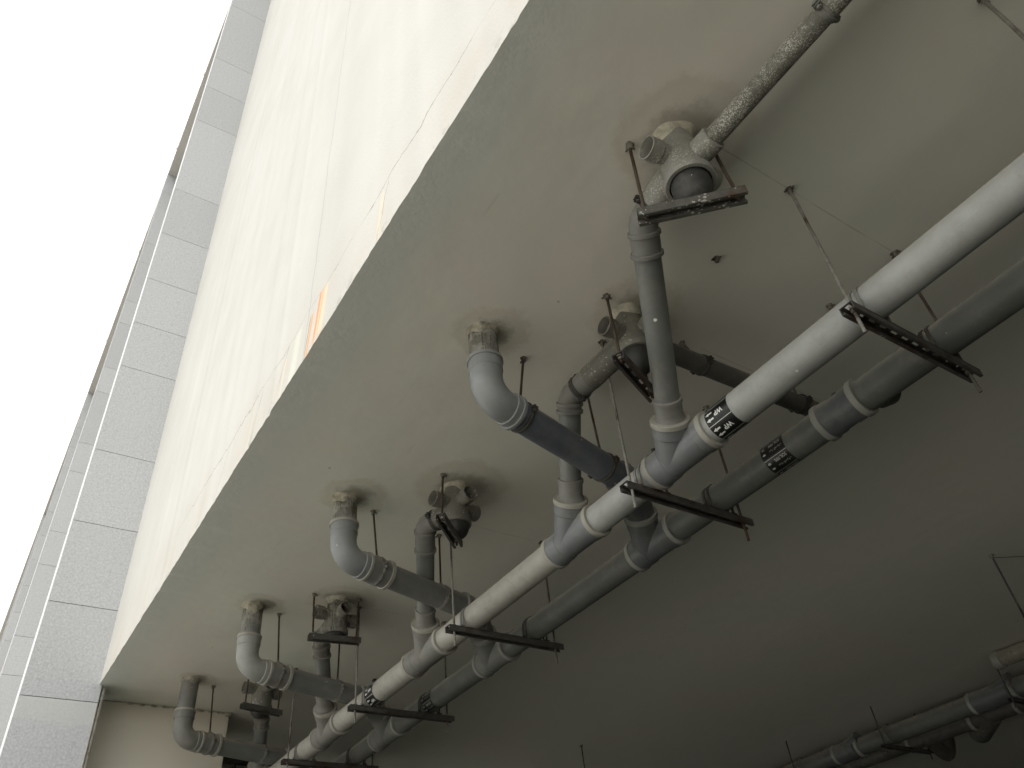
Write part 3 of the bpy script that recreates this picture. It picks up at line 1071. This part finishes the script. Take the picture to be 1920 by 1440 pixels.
def branch(k, y0, xc, zc, label, J, P1, Sd, pm, em, rm, coupling, riser):
    T = Thing('branch_pipe', label, 'pipe', (xc, y0, H), 'elbowed branch pipes running to the soil pipe')
    r = .0545
    top = V(xc, y0, H)
    C = V(xc, y0, zc)
    P1 = V(P1)
    d = (P1 - C).normalized()
    # riser
    bm = bmesh.new()
    zr = zc + .150
    lathe(bm, (xc, y0, H + .01), (0, 0, -1), [(0, r - .0015)] + [(.01 + (H - zr) * i / 10, r - .0015) for i in range(11)], 44, wob=.012 if riser == 'pipe_riser' else .0)
    ri = T.part('riser', bm, riser)
    T.part('mortar', skirt_bm(top, r, 20 + k, .016 + .007 * (k % 3), 1.20, drip=3.9 + k * .3), 'mortar', parent=ri)
    # elbow
    pts, a, b = arc(top, C, P1, .080, 14)
    bm = bmesh.new()
    eend = C + d * .125
    path = [V(xc, y0, zr)] + pts + [eend]
    sweep(bm, path, [r + .0025] * len(path), 44)
    # sockets
    lathe(bm, (xc, y0, zr + .012), (0, 0, -1), [(0, r), (0, r + .006), (.050, r + .006), (.054, r + .0025)], 44)
    lathe(bm, eend - d * .038, d, [(0, r + .0025), (.003, r + .006), (.045, r + .006), (.045, r)], 44)
    el = T.part('elbow', bm, em)
    for p, dd in ((V(xc, y0, zr + .016), V(0, 0, -1)), (eend - d * .012, d)):
        bm = bmesh.new()
        lathe(bm, p, dd, ring_prof(r, r + .0105, .014), 44)
        T.part('seal_ring', bm, em if k == 0 else rm, parent=el)
    # horizontal pipe and the bend into the Y fitting
    endp, a2, b2 = arc(C, P1, J, .085, 10)
    hp = J - (J - P1).normalized() * .150
    bm = bmesh.new()
    lathe(bm, eend - d * .02, d, [(0, r), ((a2 - eend).length + .02, r)], 44)
    T.part('pipe', bm, pm)
    bm = bmesh.new()
    path = [a2 - d * .02] + endp + [hp]
    sweep(bm, path, [r + .0025] * len(path), 44)
    lathe(bm, a2 - d * .055, d, [(0, r), (0, r + .006), (.045, r + .006), (.049, r + .0025)], 44)
    e2 = T.part('lower_elbow', bm, 'fitting_dark' if k == 0 else 'pipe_mid')
    bm = bmesh.new()
    lathe(bm, a2 - d * .060, d, ring_prof(r, r + .0105, .014), 44)
    T.part('seal_ring', bm, 'fitting_dark' if k == 0 else 'ring_grey', parent=e2)
    if coupling:
        bm = bmesh.new()
        q = eend + d * .008
        lathe(bm, q, d, [(0, r), (0, r + .006), (.045, r + .006), (.047, r + .004), (.053, r + .004), (.055, r + .006), (.105, r + .006), (.105, r)], 44)
        cp = T.part('coupling', bm, em if k == 3 else 'fitting_grey')
        bm = bmesh.new()
        lathe(bm, q + d * .095, d, ring_prof(r, r + .0115, .018), 44)
        T.part('seal_ring', bm, rm, parent=cp)
    return T, C, d, eend, r


bl = ['nearest elbowed branch pipe, dark blue grey run below a smooth grey elbow',
      'second elbowed branch pipe, mortar crusted riser and white ringed grey elbow',
      'third elbowed branch pipe, pale elbow under a ribbed mortar stained riser',
      'last elbowed branch pipe at lower left in front of the cream wall']
hl = ['rusty hanger on the elbow end of the nearest dark blue grey branch pipe', 'rusty hanger on the elbow end of the second branch pipe',
      'rusty hanger on the elbow end of the third branch pipe with the pale elbow', 'rusty hanger at the elbow of the last branch pipe before the cream wall']
hl2 = ['hanger near the soil pipe end of the nearest dark blue grey branch pipe', 'hanger near the soil pipe end of the second branch pipe',
       'hanger near the soil pipe end of the third branch pipe', 'hanger near the soil pipe end of the last branch pipe']
bx = [(1.69, 1.17, 1.70), (2.90, 1.17, 1.70), (4.10, 1.155, 1.66), (5.25, 1.145, 1.645)]
bmats = [('pipe_blue', 'elbow', 'ring', False, 'crusted'), ('pipe_mid', 'elbow', 'ring', True, 'crusted'),
         ('pipe_mid', 'elbow_worn', 'ring', True, 'crusted'), ('pipe_mid', 'fitting_grey', 'ring', True, 'fitting_grey')]
for k in range(4):
    y0, xc, zc = bx[k]
    pm, em, rm, cpl, rs = bmats[k]
    J, P1, Sd = SJ[k]
    P1 = V(P1.x, P1.y, P1.z + (-.0 if k < 2 else -.03))
    T, C, d, eend, r = branch(k, y0, xc, zc, bl[k], J, P1, Sd, pm, em, rm, cpl, rs)
    rr = r + (.0065 if cpl else .0)
    p = eend + d * (.035 if k == 0 else .058)
    hanger(p.x - .02 if k else p.x + .05, p.y + .01, hl[k], p, d, rr, 'rod_rust', 'clamp' if k else 'clamp_dark', lean=(0, 0))
    p = C + d * (.60 if k == 0 else .56)
    hanger(p.x - (.06 if k == 0 else .0), p.y - (.05 if k == 0 else 0), hl2[k], p, d, r, 'rod' if k == 0 else 'rod_rust', 'clamp_dark' if k == 0 else 'clamp')


# ------------------------------------------------------------------ floor-gully traps hanging from the ceiling
def inlet(T, parent, p, d, L, r, mat, open_=True):
    d = V(d).normalized()
    bm = bmesh.new()
    if open_:
        prof = [(0, r - .004), (L - .045, r - .004), (L - .040, r), (L - .004, r), (L - .004, r + .0012), (L - .001, r + .0012), (L, r), (L, r - .003), (L - .010, r - .0035), (L - .012, r - .0045),
                (L - .035, r - .0045), (L - .037, r - .008), (L - .075, r - .008), (L - .075, .001)]
    else:
        prof = [(0, r - .004), (L - .042, r - .004), (L - .038, r), (L - .006, r), (L - .001, r - .004), (L, r - .010), (L, .001)]
    lathe(bm, p, d, prof, 32)
    return T.part('inlet', bm, mat, parent=parent)


def trap(x, y, zb, zbowl, label, mat, rb, inlets, out_pts, out_r, E_, sockJ, S, dS, pipemat, k, couplings, ringm):
    T = Thing('gully_trap', label, 'floor trap', (x, y, H), 'gully traps hanging below the soffit')
    bm = bmesh.new()
    n = 8
    prof = [(-.01, rb * .80), (.03, rb * .80), (.055, rb * .84), (.085, rb * .93), (.12, rb), (H - zb - .028, rb), (H - zb - .026, rb + .006), (H - zb - .004, rb + .006), (H - zb, rb + .004), (H - zb, rb - .006)]
    lathe(bm, (x, y, H), (0, 0, -1), prof, 48, wob=.006)
    body = T.part('body', bm, mat)
    bm = bmesh.new()
    D = H - zb
    D2 = H - zbowl
    rw = rb - (.010 if k == 0 else .007)
    prof = [(D - .03, rw), (D + .01, rw)]
    for i in range(1, 9):
        an = math.pi / 2 * i / 8
        prof.append((D + .01 + (D2 - D - .01) * math.sin(an), rw * math.cos(an) + .0005))
    lathe(bm, (x, y, H), (0, 0, -1), prof, 40)
    T.part('bowl', bm, 'bowl')
    T.part('mortar', skirt_bm((x, y), rb * .80, 40 + k, .024, 1.32, drip=3.4 + k), 'mortar_pale', parent=body)
    for p, d, L, r, op in inlets:
        inlet(T, body, p, d, L, r, mat, op)
    bm = bmesh.new()
    sweep(bm, out_pts, out_r + .0052, 36)
    T.part('outlet', bm, mat)
    return T


def down_pipe(k, label, start, E_, S, mat, couplings, ringm, rad=.042, clampmat='clamp_dark'):
    """elbow and pipe from a gully trap to the branch socket on the main pipe"""
    start, E_, S = V(start), V(E_), V(S)
    T = Thing('trap_outlet_pipe', label, 'pipe', E_, 'pipes from the gully traps to the main pipe')
    pts, a, b = arc(start, E_, S, .058, 10)
    d0 = (E_ - start).normalized()
    d1 = (S - E_).normalized()
    bm = bmesh.new()
    path = [start] + pts + [b + d1 * .02]
    sweep(bm, path, rad + .003, 40)
    el = T.part('elbow', bm, mat[0])
    # socket ring + coupling after the elbow
    for t0, t1 in couplings:
        bm = bmesh.new()
        p = b + d1 * t0
        L = t1 - t0
        lathe(bm, p, d1, [(0, rad), (0, rad + .004), (L, rad + .004), (L, rad)], 40)
        cp = T.part('coupling', bm, mat[0])
        for q in (t0 - .004, t1 - .010):
            bm = bmesh.new()
            lathe(bm, b + d1 * q, d1, ring_prof(rad, rad + .0095, .014), 40)
            T.part('seal_ring', bm, ringm, parent=cp)
    bm = bmesh.new()
    L = (S - b).length
    lathe(bm, b, d1, [(0, rad), (L - .05, rad)], 40)
    T.part('pipe', bm, mat[1])
    # reducer into the Y socket
    bm = bmesh.new()
    lathe(bm, S - d1 * .080, d1, [(0, rad), (0, rad + .007), (.002, rad + .0085), (.014, rad + .0085), (.016, rad + .0045), (.060, rad + .0045), (.068, rad + .006), (.079, .054), (.082, .0555), (.085, .0555)], 44)
    T.part('reducer', bm, mat[2])
    return T, b, d1


def trap_bracket(p0, p1, label, tops, mat='channel', rodmat='rod_rust', tail=.03, up=V(0, 0, 1)):
    p0, p1 = V(p0), V(p1)
    T = Thing('trap_bracket', label, 'bracket', ((p0 + p1) / 2).to_tuple(), 'small brackets under the gully traps')
    T.part('channel', channel_bm(p0, p1, .041, .030, up), mat, smooth=False)
    d = (p1 - p0).normalized()
    for q, tp in ((p0 + d * .022, tops[0]), (p1 - d * .022, tops[1])):
        top = V(tp[0], tp[1], H)
        low = q + (q - top).normalized() * tail
        rd = T.part('rod', rod_bm(top, low, .0053), rodmat)
        bm = bmesh.new()
        hexnut(bm, q - V(0, 0, .008), (0, 0, 1), .010, .009)
        hexnut(bm, q + V(0, 0, .006), (0, 0, 1), .010, .009)
        T.part('nut', bm, 'nut', parent=rd)
        T.part('anchor', anchor_bm(top), 'anchor')
    return T


TR = [(1.247, .732), (1.584, 1.363), (1.578, 2.615), (1.542, 3.865), (1.545, 5.03)]
tl = ['nearest gully trap, paint spattered body with round open inlet facing left',
      'dark gully trap behind the vertical outlet pipe, second from the camera',
      'gully trap with two open inlets in the middle, third from the camera',
      'gully trap under a pale mortar patch with open inlets, fourth from the camera',
      'farthest gully trap, mostly hidden by the third branch elbow']
pl = ['nearest trap outlet pipe, grey with a white paint dot, dropping to the first Y fitting',
      'trap outlet pipe passing behind the dark blue grey branch to the second Y fitting',
      'trap outlet pipe passing behind the second elbowed branch pipe',
      'trap outlet pipe passing behind the third elbowed branch pipe',
      'trap outlet pipe passing behind the last elbowed branch pipe']
for k, ((x, y), E_) in enumerate(zip(TR, ELB)):
    J, S, dS = SOCK[k]
    rb = .066 if k == 0 else .062
    zi = 1.885
    if k == 0:
        ins = [((x, y, 1.885), (-1, .10, -.03), .125, .034, True), ((x, y, 1.855), (.03, -1, .0), .100, .038, False), ((x, y, 1.85), (1, -.15, -.02), .110, .034, False)]
    elif k == 1:
        ins = [((x, y, 1.885), (-1, .0, 0), .130, .035, True), ((x, y, 1.88), (1, .0, 0), .12, .042, False), ((x, y, 1.885), (.1, -1, 0), .11, .035, False)]
    else:
        ins = [((x, y, 1.905), (-1, -.12, 0), .125, .036, True), ((x, y, 1.905), (.06, -1, 0), .125, .036, True), ((x, y, 1.895), (1, .08, 0), .120, .036, False)]
    st = V(x, y, E_.z + .003)
    trap(x, y, [1.775, 1.80, 1.80, 1.795, 1.78][k], [1.692, 1.715, 1.735, 1.765, 1.73][k], tl[k], 'trap_white' if k == 0 else 'trap_crusted' if k == 3 else 'trap', rb, ins,
         [st, st + (E_ - st) * .66], .042, E_, J, S, dS, None, k, None, None)
    mats_ = [('fitting_grey', 'pipe_mid', 'fitting_grey'), ('fitting_grey', 'pipe_mid', 'fitting_grey'), ('fitting_grey', 'pipe_mid', 'fitting_grey'), ('trap', 'pipe_mid', 'fitting_grey'), ('trap', 'pipe_mid', 'fitting_grey')][k]
    cps = [[(.012, .085)], [(-.004, .03)], [(.0, .10)], [(.01, .07)], [(.01, .07)]][k]
    T, b, d1 = down_pipe(k, pl[k], st + (E_ - st) * .5, E_, S, mats_, cps, 'fitting_grey')
    d0 = (E_ - st).normalized()
    cpos = E_ - d0 * .064
    c = T.part('clamp', clamp_bm(cpos, d0, .0455, side=(0, 0, 1) if k == 1 else d0.cross(V(0, 0, 1))), 'clamp_dark' if k != 3 else 'clamp')
    if k == 0:
        # blob of white paint on the pipe
        bm = bmesh.new()
        bmesh.ops.create_uvsphere(bm, u_segments=14, v_segments=8, radius=.0065)
        pc = b + d1 * ((S - b).length * .43)
        a, bb, dd = frame(d1)
        nrm = (-pc).normalized()
        nrm = (nrm - d1 * nrm.dot(d1)).normalized()
        sidev = d1.cross(nrm)
        pos = pc + nrm * .0415 * .99 + sidev * .002
        mt = Matrix((sidev, d1, nrm)).transposed()
        for v in bm.verts:
            q = v.co
            v.co = pos + mt @ V(q.x, q.y * 1.15, q.z * .18)
        T.part('paint_dot', bm, 'sticker_white')

trap_bracket((1.118, .838, 1.685), (1.325, .637, 1.685), 'paint spattered steel bracket under the nearest gully trap', ((1.144, .811), (1.31, .668)), 'channel_painted')
trap_bracket((1.405, 1.288, 1.672), (1.64, 1.385, 1.662), 'dark diagonal bracket under the second gully trap behind the outlet pipe', ((1.46, 1.324), (1.62, 1.39)))
trap_bracket((1.415, 2.470, 1.742), (1.59, 2.625, 1.728), 'steep diagonal bracket under the third gully trap', ((1.477, 2.543), (1.585, 2.61)))
trap_bracket((1.382, 3.83, 1.765), (1.655, 3.79, 1.765), 'level bracket below the fourth gully trap with the pale mortar patch', ((1.399, 3.84), (1.644, 3.802)))
trap_bracket((1.37, 4.84, 1.745), (1.63, 4.89, 1.74), 'small dark bracket below the farthest gully trap, left of the third branch elbow', ((1.40, 4.87), (1.62, 4.92)))

# paint-spattered small pipe running from the nearest trap out of the frame
T = Thing('spattered_pipe', 'thin dark pipe thickly spattered with white paint, rising to the top edge', 'pipe', (1.257, .6, 1.855))
bm = bmesh.new()
A, B = V(1.2505, .655, 1.855), V(1.247, -1.4, 1.855)
lathe(bm, A, B - A, [(0, .020), (0, .029), ((B - A).length, .029), ((B - A).length, .02)], 36)
T.part('pipe', bm, 'spatter')
bm = bmesh.new()
lathe(bm, (1.2505, .668, 1.855), (0, -1, 0), [(0, .036), (.002, .0385), (.05, .0385), (.052, .0365), (.052, .029)], 36)
T.part('socket', bm, 'trap_white')
T.part('clamp', clamp_bm((1.2495, .222, 1.855), (0, -1, 0), .029, side=(1, 0, .25)), 'clamp')

# dark cross pipe from the second trap over both long pipes
T = Thing('cross_pipe', 'dark narrow pipe passing above both long pipes from the second gully trap', 'pipe', (1.9, 1.36, 1.875))
bm = bmesh.new()
A, B = V(1.62, 1.352, 1.872), V(2.56, 1.332, 1.868)
lathe(bm, A, B - A, [(0, .03), (0, .036), ((B - A).length, .036), ((B - A).length, .001)], 36)
T.part('pipe', bm, 'pipe_dark')
for xx in (1.90, 2.43):
    T.part('clamp', clamp_bm((xx, 1.346 if xx < 2 else 1.334, 1.871), (1, -.02, 0), .036, side=(0, 1, .2)), 'clamp_dark')
T.part('rod', rod_bm((1.87, 1.38, H), (1.885, 1.35, 1.905)), 'rod')
T.part('anchor', anchor_bm((1.87, 1.38, H)), 'anchor')
T.part('rod', rod_bm((2.43, 1.335, H), (2.43, 1.335, 1.905)), 'rod')

# empty anchor holes
for i, (x, y, lb) in enumerate(((1.688, 1.005, 'rusty cut anchor stub on bare soffit between the nearest trap and the light main pipe'),
                                (2.234, .967, 'dark cut anchor touching the upper edge of the light main pipe beside the near bracket'),
                                (2.232, 1.968, 'small anchor hole beside the first grey blue Y fitting'))):
    o = link('ceiling_anchor', anchor_bm((x, y, H)), 'anchor', V(x, y, H))
    o.location = (x, y, H)
    tag(o, lb, 'anchor')

# lone rods, far right and bottom
for (x, y, zl, ox, oy, lb) in ((4.811, 1.891, 1.25, 0, 0, 'long bare threaded rod hanging near the right edge'),
                               (4.574, 5.663, 1.2, 0, 0, 'thin bare rod hanging at the bottom middle edge')):
    T = Thing('threaded_rod', lb, 'rod', (x, y, H))
    T.part('rod', rod_bm((x, y, H), (x + ox, y + oy, zl), .006), 'clamp_dark')
    T.part('anchor', anchor_bm((x, y, H)), 'anchor')
bm = bmesh.new()
sweep(bm, [(4.83, 1.9, H - .012), (5.0, 1.80, H - .016), (5.2, 1.66, H - .012), (5.6, 1.36, H - .012), (6.2, 0.95, H - .012)], .0018, 8)
tag(link('cable', bm, 'wire'), 'thin dark cable along the soffit from the long bare rod to the right edge', 'cable')

# ------------------------------------------------------------------ second bank of pipes deep in the shade
bank = [(6.62, 1.78, .072, 'dark long pipe of the far pair at lower right, side nearer the camera'), (6.98, 1.76, .062, 'dark long pipe of the far pair at lower right, farther side')]
for x, z, r, lb in bank:
    T = Thing('far_pipe', lb, 'pipe', (x, 3, z), 'pair of far pipes in the shade')
    bm = bmesh.new()
    lathe(bm, (x, -3, z), (0, 1, 0), [(0, r), (14, r)], 36)
    T.part('pipe', bm, 'pipe_soil_shaded' if x < 6.8 else 'pipe_dark')
    for yy in ((2.9, 3.25, 4.35, 4.6) if x < 6.8 else (3.1, 3.5, 4.1)):
        bm = bmesh.new()
        lathe(bm, (x, yy, z), (0, 1, 0), ring_prof(r, r + .014, .03), 36)
        T.part('seal_ring', bm, 'ring_grey')
    if x < 6.8:
        for yy in (2.95, 4.4):
            bm = bmesh.new()
            lathe(bm, (x, yy, z), (0, 1, 0), [(0, r), (0, r + .010), (.32, r + .010), (.32, r)], 36)
            T.part('y_fitting', bm, 'fitting_dark')
            bm = bmesh.new()
            sweep(bm, [(x + .01, yy + .26, z), (x - .02, yy + .08, z + .03), (x - .03, yy - .06, z + .055)], .058, 30)
            T.part('branch_arm', bm, 'fitting_dark')
for k, (x, y, lb) in enumerate(((6.545, 4.044, 'hanger rod on the far pair of pipes, middle one in view'), (6.409, 5.006, 'hanger rod on the far pair of pipes, leftmost in view'),
                                (6.578, 2.907, 'hanger rod on the far pair of pipes, rightmost in view'))):
    T = Thing('far_bracket', lb, 'bracket', (x, y, H), 'brackets of the far pair of pipes')
    for xx in (6.47, 7.09):
        T.part('rod', rod_bm((xx, y, H), (xx, y, 1.62), .006), 'clamp_dark')
    T.part('channel', channel_bm((6.44, y, 1.69), (7.12, y, 1.69)), 'channel', smooth=False)
    T.part('clamp', clamp_bm((6.60, y, 1.79), (0, 1, 0), .072, side=(1, 0, 0)), 'clamp')
# trap elbows below the far pipes
for (pts, r, lb) in (([(6.98, 3.35, 1.76), (7.10, 3.55, 1.70), (7.22, 3.62, 1.72), (7.3, 3.6, 1.86), (7.3, 3.6, 2.0)], .085, 'large dark bend hanging below the far pair of pipes'),
                     ([(6.98, 3.95, 1.76), (7.2, 4.0, 1.68), (7.32, 4.02, 1.66), (7.42, 4.02, 1.8), (7.42, 4.02, 2.0)], .060, 'narrow dark downturned branch beside the large dark bend'),
                     ([(6.98, 2.30, 1.76), (7.2, 2.45, 1.68), (7.32, 2.5, 1.66), (7.42, 2.5, 1.8), (7.42, 2.5, 2.0)], .065, 'dark bend at the right edge below the far pair of pipes')):
    T = Thing('far_bend', lb, 'pipe bend', pts[0])
    bm = bmesh.new()
    q = []
    for i in range(len(pts) - 1):
        for s in range(4):
            q.append(V(pts[i]).lerp(V(pts[i + 1]), s / 4))
    q.append(V(pts[-1]))
    for _ in range(3):
        q = [q[0]] + [(q[i - 1] + q[i] * 2 + q[i + 1]) / 4 for i in range(1, len(q) - 1)] + [q[-1]]
    sweep(bm, q, r, 30)
    T.part('bend', bm, 'pipe_dark')
T = Thing('pale_pipe', 'short pale paint splashed pipe close under the soffit at the right edge', 'pipe', (6.3, 2.6, 1.93))
bm = bmesh.new()
lathe(bm, (6.36, 2.86, 1.925), (0, -1, 0), [(0, .03), (0, .058), (2.0, .058)], 30)
T.part('pipe', bm, pvc('pale_pipe', (0.20, 0.19, 0.145), 0.8, 0.35))
bm = bmesh.new()
lathe(bm, (6.36, 2.84, 1.925), (0, -1, 0), ring_prof(.055, .066, .05), 30)
T.part('socket', bm, 'ring_grey')
